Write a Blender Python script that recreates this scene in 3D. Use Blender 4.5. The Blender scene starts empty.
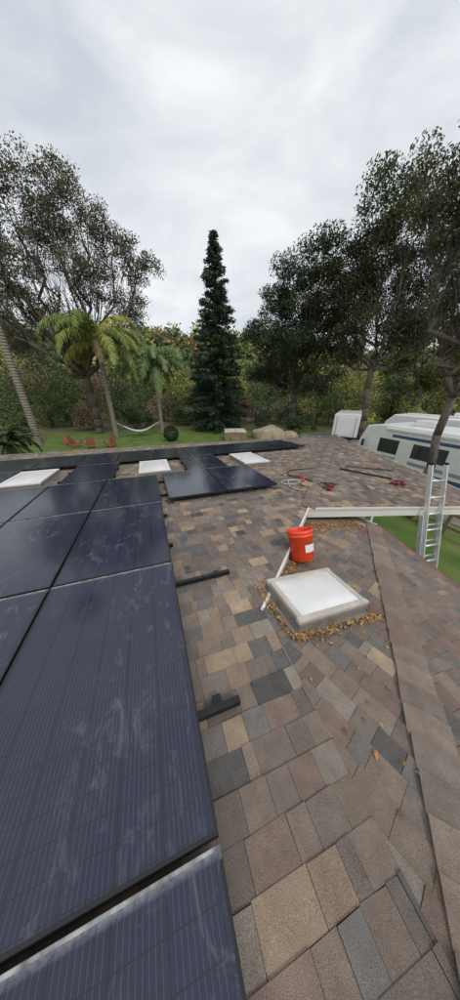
import bpy, bmesh, math, random
import numpy as np
from mathutils import Vector, Matrix, Euler, Quaternion
from mathutils import noise as nz
random.seed(7); rng=np.random.default_rng(7)
S=bpy.context.scene
COL=S.collection
S.view_settings.view_transform='Standard'; S.view_settings.look='None'; S.view_settings.exposure=0

# ------------------------------------------------------------ materials
def mat(name,color=(.5,.5,.5),rough=.6,metal=0.,noise=0.,nscale=10.,spec=.5,bump=0.,bscale=60.,obj=True):
    m=bpy.data.materials.new(name); m.use_nodes=True
    nt=m.node_tree; b=nt.nodes['Principled BSDF']
    b.inputs['Roughness'].default_value=rough; b.inputs['Metallic'].default_value=metal
    b.inputs['Specular IOR Level'].default_value=spec
    b.inputs['Base Color'].default_value=(*color,1)
    tc=nt.nodes.new('ShaderNodeTexCoord')
    if noise>0:
        n=nt.nodes.new('ShaderNodeTexNoise'); n.inputs['Scale'].default_value=nscale; n.inputs['Detail'].default_value=6
        nt.links.new(tc.outputs['Object'],n.inputs['Vector'])
        r=nt.nodes.new('ShaderNodeMapRange'); r.inputs['From Min'].default_value=.3; r.inputs['From Max'].default_value=.7
        r.inputs['To Min'].default_value=1-noise; r.inputs['To Max'].default_value=1+noise
        nt.links.new(n.outputs['Fac'],r.inputs['Value'])
        mx=nt.nodes.new('ShaderNodeVectorMath'); mx.operation='SCALE'; mx.inputs[0].default_value=color
        nt.links.new(r.outputs['Result'],mx.inputs['Scale']); nt.links.new(mx.outputs[0],b.inputs['Base Color'])
    if bump>0:
        n2=nt.nodes.new('ShaderNodeTexNoise'); n2.inputs['Scale'].default_value=bscale; n2.inputs['Detail'].default_value=5
        nt.links.new(tc.outputs['Object'],n2.inputs['Vector'])
        bp=nt.nodes.new('ShaderNodeBump'); bp.inputs['Strength'].default_value=bump; bp.inputs['Distance'].default_value=.02
        nt.links.new(n2.outputs['Fac'],bp.inputs['Height']); nt.links.new(bp.outputs['Normal'],b.inputs['Normal'])
    return m

def attr_mat(name,rough=.8,gran=0.,gscale=300.,transl=0.,spec=.3,bump=0.,patch=0.):
    m=bpy.data.materials.new(name); m.use_nodes=True
    nt=m.node_tree; b=nt.nodes['Principled BSDF']; out=nt.nodes['Material Output']
    b.inputs['Roughness'].default_value=rough; b.inputs['Specular IOR Level'].default_value=spec
    a=nt.nodes.new('ShaderNodeAttribute'); a.attribute_name='col'
    src=a.outputs['Color']
    tc=nt.nodes.new('ShaderNodeTexCoord')
    def mult(src,scale,amt,detail=3):
        n=nt.nodes.new('ShaderNodeTexNoise'); n.inputs['Scale'].default_value=scale; n.inputs['Detail'].default_value=detail
        nt.links.new(tc.outputs['Object'],n.inputs['Vector'])
        r=nt.nodes.new('ShaderNodeMapRange'); r.inputs['From Min'].default_value=.25; r.inputs['From Max'].default_value=.75
        r.inputs['To Min'].default_value=1-amt; r.inputs['To Max'].default_value=1+amt
        nt.links.new(n.outputs['Fac'],r.inputs['Value'])
        mx=nt.nodes.new('ShaderNodeVectorMath'); mx.operation='SCALE'
        nt.links.new(src,mx.inputs[0]); nt.links.new(r.outputs['Result'],mx.inputs['Scale'])
        return mx.outputs[0],n
    if gran>0:
        src,n=mult(src,gscale,gran,4)
        if bump>0:
            bp=nt.nodes.new('ShaderNodeBump'); bp.inputs['Strength'].default_value=bump; bp.inputs['Distance'].default_value=.003
            nt.links.new(n.outputs['Fac'],bp.inputs['Height']); nt.links.new(bp.outputs['Normal'],b.inputs['Normal'])
    if patch>0:
        src,_=mult(src,1.3,patch,5); src,_=mult(src,14,patch,4)
    nt.links.new(src,b.inputs['Base Color'])
    if transl>0:
        t=nt.nodes.new('ShaderNodeBsdfTranslucent'); nt.links.new(src,t.inputs['Color'])
        ms=nt.nodes.new('ShaderNodeMixShader'); ms.inputs[0].default_value=transl
        nt.links.new(b.outputs[0],ms.inputs[1]); nt.links.new(t.outputs[0],ms.inputs[2]); nt.links.new(ms.outputs[0],out.inputs['Surface'])
    return m

M_leaf=attr_mat('foliage',.6,transl=.28,spec=.25)
M_leaf_far=attr_mat('far_foliage',.8,spec=.1)
M_bark=mat('bark',(.12,.098,.08),.9,noise=.4,nscale=6,bump=.6,bscale=14)
M_palmbark=mat('palm_bark',(.28,.24,.20),.9,noise=.3,nscale=5,bump=.5,bscale=10)
M_shingle=attr_mat('asphalt_shingle',.92,gran=.65,gscale=420,spec=.2,bump=.7,patch=.16)
M_litter=attr_mat('dry_leaf',.7,gran=.2,gscale=60)
M_white=mat('white_trim_paint',(.74,.72,.68),.5,noise=.08,nscale=5,bump=.1)
M_beige=mat('beige_stucco',(.60,.56,.48),.85,noise=.08,nscale=3,bump=.4,bscale=90)
M_black=mat('black_anodised',(.016,.016,.018),.38,metal=.3,noise=.2,nscale=20)
M_under=mat('roof_felt',(.03,.028,.026),.95)
M_alu=mat('aluminium',(.72,.73,.74),.38,metal=.6,noise=.12,nscale=12)
M_red=mat('red_drip_edge',(.22,.05,.035),.6,noise=.2,nscale=8)

# ------------------------------------------------------------ helpers
def link(o,parent=None):
    COL.objects.link(o)
    if parent: o.parent=parent
    return o
def empty(name,loc=(0,0,0),rot=(0,0,0)):
    e=bpy.data.objects.new(name,None); e.location=loc; e.rotation_euler=rot; e.empty_display_size=.3
    return link(e)
def pymesh(name,vs,fs,m=None,parent=None,smooth=False,cols=None):
    me=bpy.data.meshes.new(name); me.from_pydata([tuple(v) for v in vs],[],fs); me.update()
    o=bpy.data.objects.new(name,me); link(o,parent)
    if m: me.materials.append(m)
    if smooth: me.polygons.foreach_set('use_smooth',[True]*len(me.polygons))
    if cols is not None:
        a=me.color_attributes.new('col','FLOAT_COLOR','POINT')
        c=np.ones((len(vs),4),dtype=np.float32); c[:,:3]=np.array(cols); a.data.foreach_set('color',c.ravel())
    return o
def quadmesh(name,V,C,m,parent=None):
    n=len(V); me=bpy.data.meshes.new(name)
    me.vertices.add(n*4); me.vertices.foreach_set('co',V.reshape(-1).astype(np.float32))
    me.loops.add(n*4); me.loops.foreach_set('vertex_index',np.arange(n*4,dtype=np.int32))
    me.polygons.add(n); me.polygons.foreach_set('loop_start',np.arange(0,n*4,4,dtype=np.int32))
    me.polygons.foreach_set('loop_total',np.full(n,4,dtype=np.int32))
    me.update(calc_edges=True)
    a=me.color_attributes.new('col','FLOAT_COLOR','POINT')
    c=np.ones((n,4,4),dtype=np.float32); c[:,:,:3]=C[:,None,:]; a.data.foreach_set('color',c.ravel())
    me.materials.append(m)
    o=bpy.data.objects.new(name,me); return link(o,parent)
def box(name,c,s,m,parent=None,rot=(0,0,0),bev=.0,seg=2):
    bm=bmesh.new(); bmesh.ops.create_cube(bm,size=1)
    for v in bm.verts: v.co=Vector((v.co.x*s[0],v.co.y*s[1],v.co.z*s[2]))
    if bev>0: bmesh.ops.bevel(bm,geom=bm.edges[:],offset=bev,segments=seg,affect='EDGES',profile=.6)
    me=bpy.data.meshes.new(name); bm.to_mesh(me); bm.free(); me.materials.append(m)
    o=bpy.data.objects.new(name,me); o.location=c; o.rotation_euler=rot; return link(o,parent)
def tube(name,pts,r,m,parent=None,cyc=False,res=3):
    cu=bpy.data.curves.new(name,'CURVE'); cu.dimensions='3D'; cu.bevel_depth=r; cu.bevel_resolution=res; cu.use_fill_caps=True
    sp=cu.splines.new('NURBS'); sp.points.add(len(pts)-1)
    for i,p in enumerate(pts): sp.points[i].co=(*p,1)
    sp.use_endpoint_u=True; sp.order_u=3; sp.use_cyclic_u=cyc
    cu.materials.append(m); o=bpy.data.objects.new(name,cu); return link(o,parent)
def rod(name,a,b,r,m,parent=None,n=10):
    return segs_mesh(name,[(a,b,r,r)],m,parent,n)
def segs_mesh(name,segs,m,parent=None,n=7):
    vs=[];fs=[]
    for a,b,r0,r1 in segs:
        a=Vector(a);b=Vector(b); d=(b-a)
        if d.length<1e-6: continue
        d.normalize(); q=d.orthogonal().normalized(); w=d.cross(q); k=len(vs)
        for (p,r) in ((a,r0),(b,r1)):
            for i in range(n):
                t=2*math.pi*i/n; vs.append(p+q*math.cos(t)*r+w*math.sin(t)*r)
        for i in range(n):
            j=(i+1)%n; fs.append((k+i,k+j,k+n+j,k+n+i))
        fs.append(tuple(k+i for i in range(n))[::-1]); fs.append(tuple(k+n+i for i in range(n)))
    o=pymesh(name,vs,fs,m,parent)
    o.data.polygons.foreach_set('use_smooth',[len(p.vertices)==4 for p in o.data.polygons])
    return o
def prism(name,poly,ztop,thick,m,parent=None,zbot=None):
    n=len(poly); vs=[(x,y,ztop(x,y)) for x,y in poly]+[(x,y,(ztop(x,y)-thick) if zbot is None else zbot) for x,y in poly]
    fs=[tuple(range(n)),tuple(range(2*n-1,n-1,-1))]
    for i in range(n):
        j=(i+1)%n; fs.append((i,i+n,j+n,j))
    return pymesh(name,vs,fs,m,parent)
def beam(name,a,b,depth,th,m,parent=None,nrm=None):
    """board between two points, top edge a-b, hanging down by depth, thickness th toward nrm"""
    a=Vector(a);b=Vector(b); d=(b-a).normalized(); n=Vector((d.y,-d.x,0)).normalized() if nrm is None else Vector(nrm)
    z=Vector((0,0,-depth)); vs=[a,b,b+z,a+z]; vs=vs+[v+n*th for v in vs]
    fs=[(0,1,2,3),(7,6,5,4),(0,4,5,1),(1,5,6,2),(2,6,7,3),(3,7,4,0)]
    return pymesh(name,vs,fs,m,parent)

# ------------------------------------------------------------ roof planes
zA=lambda x,y:3.3-.063*y
zB=lambda x,y:3.3965-.15*x-.0563*y
zC=lambda x,y:3.268-.0962*x+.0301*y
zD=lambda x,y:3.4496-.2055*x
G=(2.29,2.74);K=(.70,1.20);R=(9.2,9.88);CN=(6.6,2.2);AP=(.63,-.39);HT=(3.4,2.35)

house=empty('house')
PAL=np.array([(.345,.258,.178),(.278,.208,.152),(.212,.168,.135),(.175,.144,.122),(.16,.147,.135),(.128,.119,.112),(.195,.145,.118),(.232,.198,.165),(.10,.092,.086)])
WTS={'A':[.09,.13,.21,.18,.12,.09,.10,.07,.03],'B':[.03,.08,.23,.23,.13,.08,.15,.06,.01],'D':[.0,.02,.25,.38,.11,.05,.17,.02,.0]}
VAR={'A':.13,'B':.11,'D':.08}
def clip(poly,cp):
    out=poly
    n=len(cp)
    for i in range(n):
        ax,ay=cp[i]; bx,by=cp[(i+1)%n]; ex,ey=bx-ax,by-ay
        inp=out; out=[]
        if not inp: return []
        f=lambda p:(ex*(p[1]-ay)-ey*(p[0]-ax))
        for j in range(len(inp)):
            p=inp[j];q=inp[(j+1)%len(inp)]; fp=f(p);fq=f(q)
            if fp>=0: out.append(p)
            if (fp>=0)!=(fq>=0):
                t=fp/(fp-fq); out.append((p[0]+(q[0]-p[0])*t,p[1]+(q[1]-p[1])*t,))
    return out
def shingles(name,polys,zf,down,pal,E=.125,orig=(0,0)):
    dx,dy=down; l=math.hypot(dx,dy); dx/=l;dy/=l; ux,uy=-dy,dx
    allp=[p for P in polys for p in P]
    us=[(p[0]-orig[0])*ux+(p[1]-orig[1])*uy for p in allp]; vv=[(p[0]-orig[0])*dx+(p[1]-orig[1])*dy for p in allp]
    vs=[];fs=[];cols=[]; rr=random.Random(len(name)*17)
    w=WTS[pal]; k0=math.floor(min(vv)/E); k1=math.ceil(max(vv)/E); va=VAR[pal]
    for k in range(k0,k1):
        u=min(us)-rr.random()*.3
        while u<max(us):
            wd=rr.choice([.06,.09,.11,.13,.15,.18,.21])*(.9+.2*rr.random())
            high=rr.random()<.5
            th=.009 if high else .0035
            th+=rr.random()*.0015
            ci=rr.choices(range(9),w)[0]
            c=PAL[ci]*(1+va*(2*rr.random()-1))
            vlo=(k+1)*E; vhi=k*E
            g=.0009
            quad=[(u+g,vhi),(u+wd-g,vhi),(u+wd-g,vlo+rr.uniform(-.003,.003)),(u+g,vlo+rr.uniform(-.003,.003))]
            wq=[(orig[0]+a*ux+b*dx,orig[1]+a*uy+b*dy) for a,b in quad]
            ar=sum(wq[i][0]*wq[(i+1)%4][1]-wq[(i+1)%4][0]*wq[i][1] for i in range(4))
            if ar<0: wq=wq[::-1]
            for P in polys:
                cl=clip(wq,P)
                if len(cl)<3: continue
                a2=sum(cl[i][0]*cl[(i+1)%len(cl)][1]-cl[(i+1)%len(cl)][0]*cl[i][1] for i in range(len(cl)))
                if a2<2e-5: continue
                n=len(cl); b0=len(vs)
                for (x,y) in cl:
                    v=(x-orig[0])*dx+(y-orig[1])*dy; f=(v-vhi)/E
                    vs.append((x,y,zf(x,y)+.0015+th*(.12+.88*f)))
                for (x,y) in cl: vs.append((x,y,zf(x,y)-.002))
                fs.append(tuple(range(b0,b0+n)))
                for i in range(n):
                    j=(i+1)%n; fs.append((b0+i,b0+n+i,b0+n+j,b0+j))
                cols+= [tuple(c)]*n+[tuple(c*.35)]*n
            u+=wd
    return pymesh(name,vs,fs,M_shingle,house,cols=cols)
A_lo=[(-7,-2.5),(-.035,-2.5),AP,K,(-7,1.2)]
A_hi=[(-9,1.2),K,G,R,(-9,11.2)]
shingles('main_roof_shingles',[A_lo,A_hi],zA,(0,1),'A',orig=(0,1.2))
prism('main_roof_deck',[(-9,-3),(-.19,-3),AP,K,G,R,(-9,11.2)],lambda x,y:zA(x,y)-.006,.09,M_under,house)
Cp=[G,CN,R]
shingles('side_roof_shingles',[Cp],zC,(.0962,-.0301),'A')
prism('side_roof_deck',Cp,lambda x,y:zC(x,y)-.006,.09,M_white,house)
Bp=[AP,HT,(3.5,2.6),(3.3,3.2),(2.0,3.3),K]
shingles('lower_roof_shingles',[Bp],zB,(.15,.0563),'B')
prism('lower_roof_deck',Bp,lambda x,y:zB(x,y)-.006,.06,M_under,house)
Dp=[(-.19,-3),(2.06,-3),(3.6,2.44),HT,AP]
shingles('porch_roof_shingles',[Dp],zD,(1,-.0),'D',orig=(3.6,0))
prism('porch_roof_deck',Dp,lambda x,y:zD(x,y)-.006,.06,M_under,house)
def caps(name,a,b,z,zl,zr,hw=.14,step=.15,th=.012,tone=1.):
    a=Vector((*a,0));b=Vector((*b,0)); L=(b-a).length; d=(b-a)/L; n=Vector((-d.y,d.x,0)); vs=[];fs=[];cols=[]
    k=int(L/step)+1
    for i in range(k):
        s0=i*step; s1=min(s0+step*1.06,L+.02); c=PAL[random.choices([2,3,6,7],[4,4,3,2])[0]]*random.uniform(.9,1.08)*tone
        base=len(vs); jit=random.uniform(-.006,.006)
        for s,t in ((s0,.002),(s1,th+.008)):
            p=a+d*s
            pl=p+n*(hw+jit); pr=p-n*(hw+jit)
            for q,zz in ((pl,zl(pl.x,pl.y)+.010),(p,max(z(p.x,p.y),zl(p.x,p.y),zr(p.x,p.y))+.020),(pr,zr(pr.x,pr.y)+.010)):
                vs.append((q.x,q.y,zz+t)); cols.append(tuple(c))
        for q in range(3,6):
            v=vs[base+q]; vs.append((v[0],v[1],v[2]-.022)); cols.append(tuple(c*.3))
        fs+=[(base,base+3,base+4,base+1),(base+1,base+4,base+5,base+2),(base+3,base+6,base+7,base+4),(base+4,base+7,base+8,base+5)]
        v0=len(vs)
        for q in (0,3,2,5):
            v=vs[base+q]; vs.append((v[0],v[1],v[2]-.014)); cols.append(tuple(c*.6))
        fs+=[(base,v0,v0+1,base+3),(base+2,base+5,v0+3,v0+2)]
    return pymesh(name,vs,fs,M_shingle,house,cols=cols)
caps('porch_hip_caps',AP,HT,zD,zB,zD,hw=.11,tone=1.12)
caps('porch_ridge_caps',(-.035,-2.5),AP,zA,zA,zD,hw=.11,tone=1.12)
caps('side_hip_caps',G,R,zA,zA,zC,hw=.12)
fz=lambda p:zC(*p)+.0
beam('eave_fascia',(G[0],G[1],fz(G)-.004),(CN[0],CN[1],fz(CN)-.004),.16,.03,M_white,house)
beam('eave_drip_edge',(G[0]-.0,G[1],fz(G)+.006),(CN[0],CN[1],fz(CN)+.006),.035,.045,M_beige,house)
beam('side_fascia',(CN[0]+.01,CN[1],fz(CN)-.004),(R[0]+.01,R[1],fz(R)-.004),.15,.03,M_white,house)
beam('rear_fascia',(R[0],R[1]+.002,fz(R)-.006),(-9,11.202,zA(-9,11.2)-.006),.15,.03,M_white,house)
beam('rake_board',(K[0]-.03,K[1]-.03,zA(*K)+.016),(G[0]+.02,G[1]+.02,zA(*G)+.016),.10,.024,M_white,house)
e0=(2.06,-3);e1=(3.6,2.44)
beam('porch_drip_edge',(e0[0],e0[1],zD(*e0)+.004),(e1[0],e1[1],zD(*e1)+.004),.07,.03,M_red,house)
beam('porch_end_trim',(3.61,2.45,zD(3.6,2.44)+.002),(3.3,3.2,zB(3.3,3.2)),.08,.02,M_white,house)
beam('gable_wall',(2.30,2.93,3.05),(3.66,2.75,2.86),.75,-.1,M_beige,house)
beam('rake_wall',(.95,1.85,3.12),(2.2,3.12,3.02),.5,-.05,M_white,house)
prism('house_walls',[(-8.6,-2.7),(1.6,-2.7),(1.9,2.4),(2.2,3.3),(3.5,3.4),(8.2,9.2),(-8.6,10.6)],lambda x,y:2.55,0,M_beige,house,zbot=-.3)
for i,(x,y) in enumerate([(7.2,5.2),(8.7,9.3)]): box('post_%d'%i,(x,y,1.2),(.12,.12,2.6),M_white,house,bev=.01)
M_glass=mat('window_glass',(.03,.035,.04),.08,spec=.8)
for i,x in enumerate((-5.5,-1.5,3)): box('window_%d'%i,(x,10.62-.083*(x+8.6),1.4),(1.5,.06,1.1),M_glass,house)

# ------------------------------------------------------------ solar panels
def panel_glass():
    m=bpy.data.materials.new('solar_glass'); m.use_nodes=True; nt=m.node_tree; b=nt.nodes['Principled BSDF']
    N=nt.nodes.new; Lk=nt.links.new
    tc=N('ShaderNodeTexCoord'); sp=N('ShaderNodeSeparateXYZ'); Lk(tc.outputs['Object'],sp.inputs[0])
    def mth(op,a,bv=None,c=None):
        n=N('ShaderNodeMath'); n.operation=op
        for i,v in enumerate((a,bv,c)):
            if v is None: continue
            if isinstance(v,(int,float)): n.inputs[i].default_value=v
            else: Lk(v,n.inputs[i])
        return n.outputs[0]
    def line(coord,pitch,wid):
        f=mth('FRACT',mth('ADD',mth('DIVIDE',coord,pitch),100.0)); d=mth('ABSOLUTE',mth('SUBTRACT',f,.5)); return mth('GREATER_THAN',d,.5-wid)
    bus=line(sp.outputs['X'],.0185,.085); cellx=line(sp.outputs['X'],.1665,.014); celly=line(sp.outputs['Y'],.0835,.02); mid=line(mth('ADD',sp.outputs['Y'],.415),.83,.006)
    oi=N('ShaderNodeObjectInfo')
    off=N('ShaderNodeVectorMath'); off.operation='MULTIPLY_ADD'
    cmb=N('ShaderNodeCombineXYZ'); 
    for i in range(3): Lk(oi.outputs['Random'],cmb.inputs[i])
    Lk(cmb.outputs[0],off.inputs[0]); off.inputs[1].default_value=(37,53,11); Lk(tc.outputs['Object'],off.inputs[2])
    vec=off.outputs[0]
    mp=N('ShaderNodeMapping'); mp.inputs['Scale'].default_value=(2.6,1.2,1); mp.inputs['Rotation'].default_value=(0,0,.35); Lk(vec,mp.inputs[0])
    n1=N('ShaderNodeTexNoise'); n1.inputs['Scale'].default_value=2.9; n1.inputs['Detail'].default_value=12; n1.inputs['Roughness'].default_value=.76; n1.inputs['Distortion'].default_value=1.0; Lk(mp.outputs[0],n1.inputs[0])
    n2=N('ShaderNodeTexNoise'); n2.inputs['Scale'].default_value=1.1; n2.inputs['Detail'].default_value=3; Lk(vec,n2.inputs[0])
    n3=N('ShaderNodeTexNoise'); n3.inputs['Scale'].default_value=60; n3.inputs['Detail'].default_value=4; Lk(vec,n3.inputs[0])
    def mr(v,a,b_,c,d):
        n=N('ShaderNodeMapRange'); Lk(v,n.inputs[0]); n.inputs[1].default_value=a;n.inputs[2].default_value=b_;n.inputs[3].default_value=c;n.inputs[4].default_value=d; return n.outputs[0]
    sm=mth('MULTIPLY',mr(n1.outputs[0],.53,.70,0,1),mr(n2.outputs[0],.40,.58,0.10,1))
    edge=mr(sp.outputs['Y'],.822,.843,0,.5)
    dust=mth('ADD',mth('MULTIPLY',sm,.27),mth('MULTIPLY',edge,mr(n3.outputs[0],.3,.7,.3,1)))
    dust=mth('ADD',dust,mth('ADD',.018,mth('MULTIPLY',n3.outputs[0],.03)))
    def mix(f,a,b_):
        n=N('ShaderNodeMix'); n.data_type='RGBA'
        Lk(f,n.inputs[0])
        for s,v in ((6,a),(7,b_)):
            if isinstance(v,tuple): n.inputs[s].default_value=(*v,1)
            else: Lk(v,n.inputs[s])
        return n.outputs[2]
    base=mix(mr(n2.outputs[0],.3,.7,0,1),(.006,.009,.028),(.010,.014,.038))
    c=mix(bus,base,(.036,.042,.074)); c=mix(celly,c,(.003,.004,.010)); c=mix(cellx,c,(.002,.003,.006)); c=mix(mid,c,(.01,.01,.018))
    c=mix(dust,c,(.42,.44,.50))
    Lk(c,b.inputs['Base Color'])
    Lk(mr(dust,0,.4,.10,.5),b.inputs['Roughness']); b.inputs['IOR'].default_value=1.5
    bp=N('ShaderNodeBump'); bp.inputs['Strength'].default_value=.03; bp.inputs['Distance'].default_value=.01; Lk(n2.outputs[0],bp.inputs['Height']); Lk(bp.outputs[0],b.inputs['Normal'])
    return m
M_cell=panel_glass()
def frame_mat():
    m=mat('panel_frame',(.018,.018,.02),.4,metal=.2); nt=m.node_tree; b=nt.nodes['Principled BSDF']; N=nt.nodes.new; Lk=nt.links.new
    tc=N('ShaderNodeTexCoord'); sp=N('ShaderNodeSeparateXYZ'); Lk(tc.outputs['Object'],sp.inputs[0])
    n=N('ShaderNodeTexNoise'); n.inputs['Scale'].default_value=14; n.inputs['Detail'].default_value=5; Lk(tc.outputs['Object'],n.inputs[0])
    r=N('ShaderNodeMapRange'); Lk(sp.outputs['Y'],r.inputs[0]); r.inputs[1].default_value=.82; r.inputs[2].default_value=.84
    r2=N('ShaderNodeMapRange'); Lk(n.outputs[0],r2.inputs[0]); r2.inputs[1].default_value=.35; r2.inputs[2].default_value=.6; r2.inputs[3].default_value=.25
    mu=N('ShaderNodeMath'); mu.operation='MULTIPLY'; Lk(r.outputs[0],mu.inputs[0]); Lk(r2.outputs[0],mu.inputs[1])
    mx=N('ShaderNodeMix'); mx.data_type='RGBA'; Lk(mu.outputs[0],mx.inputs[0]); mx.inputs[6].default_value=(.018,.018,.02,1); mx.inputs[7].default_value=(.46,.46,.44,1); Lk(mx.outputs[2],b.inputs['Base Color'])
    return m
M_frame=frame_mat()
def make_panel(x0,y0,w=1.052,l=1.708):
    me=bpy.data.meshes.new('solar_panel'); bm=bmesh.new()
    hx,hy,t,f=w/2,l/2,.036,.011
    def ring(hx,hy,z): return [bm.verts.new((sx*hx,sy*hy,z)) for sx,sy in((-1,-1),(1,-1),(1,1),(-1,1))]
    o0=ring(hx,hy,-t);o1=ring(hx,hy,-.0015);o2=ring(hx-.0015,hy-.0015,0);i1=ring(hx-f,hy-f,0);i2=ring(hx-f,hy-f,-.002)
    for a,b in((o0,o1),(o1,o2),(o2,i1),(i1,i2)):
        for k in range(4): bm.faces.new((a[k],a[(k+1)%4],b[(k+1)%4],b[k]))
    bm.faces.new(o0[::-1]); g=bm.faces.new(i2); g.material_index=1
    bm.to_mesh(me); bm.free(); me.materials.append(M_frame); me.materials.append(M_cell)
    o=bpy.data.objects.new('solar_panel',me); cx,cy=x0+w/2,y0+l/2
    o.location=(cx,cy,zA(cx,cy)+.12+random.uniform(-.0015,.0015)); o.rotation_euler=(-math.atan(.063)+random.uniform(-.0012,.0012),random.uniform(-.0015,.0015),0)
    link(o)
ys=[-1.50,.225,1.95,3.675]
XS=[-1.02-1.07*i for i in range(5)]
for x in XS:
    for y in ys: make_panel(x,y)
for x in (.16,1.23): make_panel(x,3.74)
for x in (-1.98,.78,-4.3): make_panel(x,5.43)
for i in range(10): make_panel(-5.3+1.07*i,7.22)
rack=empty('panel_mounting_rails')
def rail(x0,x1,y):
    box('rail',((x0+x1)/2,y,zA(0,y)+.055),(x1-x0,.034,.045),M_black,rack,bev=.003)
    for sx in (x1-.12,x1-.9): box('foot',(sx,y+.04,zA(0,y)+.022),(.05,.07,.04),M_black,rack,bev=.003)
for y,x1 in((-1.1,.2),(-.2,.15),(.62,.27),(1.66,.56),(2.35,.08),(3.2,.08),(4.1,2.32),(4.95,2.32),(5.8,1.9),(6.6,1.9),(7.6,5.7),(8.5,5.7)): 
    if y in(5.8,6.6): rail(.74,x1,y); rail(-2.1,-.9,y)
    else: rail(-5.4,x1,y)
for y in(.217,1.942,3.667):
    for x in (-.52,-1.6,-2.65): box('clamp',(x-.25,y,zA(0,y)+.123),(.05,.03,.006),M_black,rack)

# ------------------------------------------------------------ skylights
M_acr=mat('frosted_acrylic',(.74,.74,.72),.25,noise=.08,nscale=3,spec=.5)
M_curb=mat('skylight_curb_metal',(.24,.21,.18),.5,metal=.2,noise=.25,nscale=9)
M_sframe=mat('skylight_frame',(.50,.46,.40),.5,noise=.15,nscale=8)
def skylight(cx,cy,w,l,zf,h=.13,rot=0.,fm=None):
    fm=fm or M_white
    sx=(zf(cx+.5,cy)-zf(cx-.5,cy)); sy=(zf(cx,cy+.5)-zf(cx,cy-.5))
    n=Vector((-sx,-sy,1)).normalized(); q=Vector((0,0,1)).rotation_difference(n)@Quaternion((0,0,1),rot)
    e=empty('skylight',(cx,cy,zf(cx,cy))); e.rotation_mode='QUATERNION'; e.rotation_quaternion=q
    box('flashing',(0,0,.014),(w+.14,l+.14,.008),M_curb,e,bev=.002)
    box('curb',(0,0,h*.36),(w+.06,l+.06,h*.72),M_curb,e,bev=.005)
    for nm,c,s in(('frame_n',(0,l/2,h*.88),(w+.07,.045,.036)),('frame_s',(0,-l/2,h*.88),(w+.07,.045,.036)),('frame_e',(w/2,0,h*.881),(.045,l-.046,.034)),('frame_w',(-w/2,0,h*.881),(.045,l-.046,.034))):
        box(nm,c,s,fm,e,bev=.006)
    N=12; vs=[];fs=[]
    for j in range(N+1):
        for i in range(N+1):
            a=i/N*2-1;b=j/N*2-1; vs.append((a*(w/2-.02),b*(l/2-.02),h*.94+.03*(1-a**4)*(1-b**4)))
    for j in range(N):
        for i in range(N): k=j*(N+1)+i; fs.append((k,k+1,k+N+2,k+N+1))
    pymesh('dome',vs,fs,M_acr,e,smooth=True)
skylight(-2.78,6.3,.76,1.2,zA)
skylight(0,6.3,.70,1.2,zA)
skylight(2.7,6.2,.68,1.3,zA)
skylight(1.20,1.16,.69,.44,zB,h=.12,rot=.06,fm=M_sframe)

# ------------------------------------------------------------ leaf litter on the roof
def litter():
    P=[]
    def add(x,y,zf,dz=.012): P.append((x,y,zf(x,y)+dz+random.random()*.012))
    for _ in range(650):
        s=random.choice([0,0,1,2,3]); 
        if s in(0,): x=random.uniform(.80,1.68); y=.885-abs(random.gauss(0,.035))
        elif s==1: x=.80-abs(random.gauss(0,.03)); y=random.uniform(.86,1.42)
        elif s==2: x=random.uniform(.80,1.68); y=1.42+abs(random.gauss(0,.05))
        else: x=1.60+abs(random.gauss(0,.03)); y=random.uniform(.9,1.42)
        add(x,y,zB,.02)
    for _ in range(2600):
        f=random.random()**.8; x=1.0+2.2*f; yl=1.2+(x-.7)*.97; y=min(yl,2.62-.02*x)+.05-abs(random.gauss(0,.16))
        add(x,y,zB)
    for _ in range(190): 
        x=random.uniform(.7,3);y=random.uniform(0,2.4)
        if x-1.02<1.01*y-.1: add(x,y,zB)
    for _ in range(60):
        x=random.uniform(.3,5);y=random.uniform(2.8,9)
        if x<y-.6: add(x,y,zA)
    P=np.array(P); n=len(P); V=np.zeros((n,4,3)); 
    for i in range(n):
        q=Euler((random.gauss(0,.35),random.gauss(0,.35),random.random()*6.28)).to_matrix(); s=random.uniform(.009,.021)
        for k,(a,b) in enumerate(((-1,-.1),(0,-.55),(1,.1),(0,.55))): V[i,k]=P[i]+np.array(q@Vector((a*s,b*s,0)))
    pal=np.array([(.42,.20,.06),(.33,.16,.06),(.5,.3,.1),(.22,.12,.06),(.4,.28,.14),(.16,.1,.06)])
    quadmesh('leaf_litter',V,pal[rng.integers(0,6,n)]*rng.uniform(.7,1.1,(n,1)),M_litter)
litter()

# ------------------------------------------------------------ bucket
def lathe(name,prof,m,parent,n=32,smooth=True):
    vs=[];fs=[]
    for r,z in prof:
        for i in range(n): t=2*math.pi*i/n; vs.append((r*math.cos(t),r*math.sin(t),z))
    for k in range(len(prof)-1):
        for i in range(n): j=(i+1)%n; fs.append((k*n+i,k*n+j,(k+1)*n+j,(k+1)*n+i))
    return pymesh(name,vs,fs,m,parent,smooth)
M_orange=mat('orange_plastic',(.80,.075,.02),.4,noise=.08,nscale=6)
M_wire=mat('wire',(.4,.4,.4),.4,metal=.8)
bk=empty('orange_bucket',(1.47,1.70,zB(1.47,1.70)+.05),(math.radians(14),math.radians(20),2.2)); bk.scale=(.95,.95,.95)
lathe('shell',[(.001,0),(.122,0),(.13,.006),(.142,.29),(.152,.292),(.153,.305),(.147,.306),(.148,.33),(.155,.332),(.155,.345),(.150,.366),(.143,.366),(.138,.34),(.126,.012),(.001,.01)],M_orange,bk)
tube('handle',[(.157*math.cos(t),-.16*math.sin(t),.33-.11*math.sin(t)) for t in np.linspace(0,math.pi,14)],.0026,M_wire,bk)
vs=[];fs=[]
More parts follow.
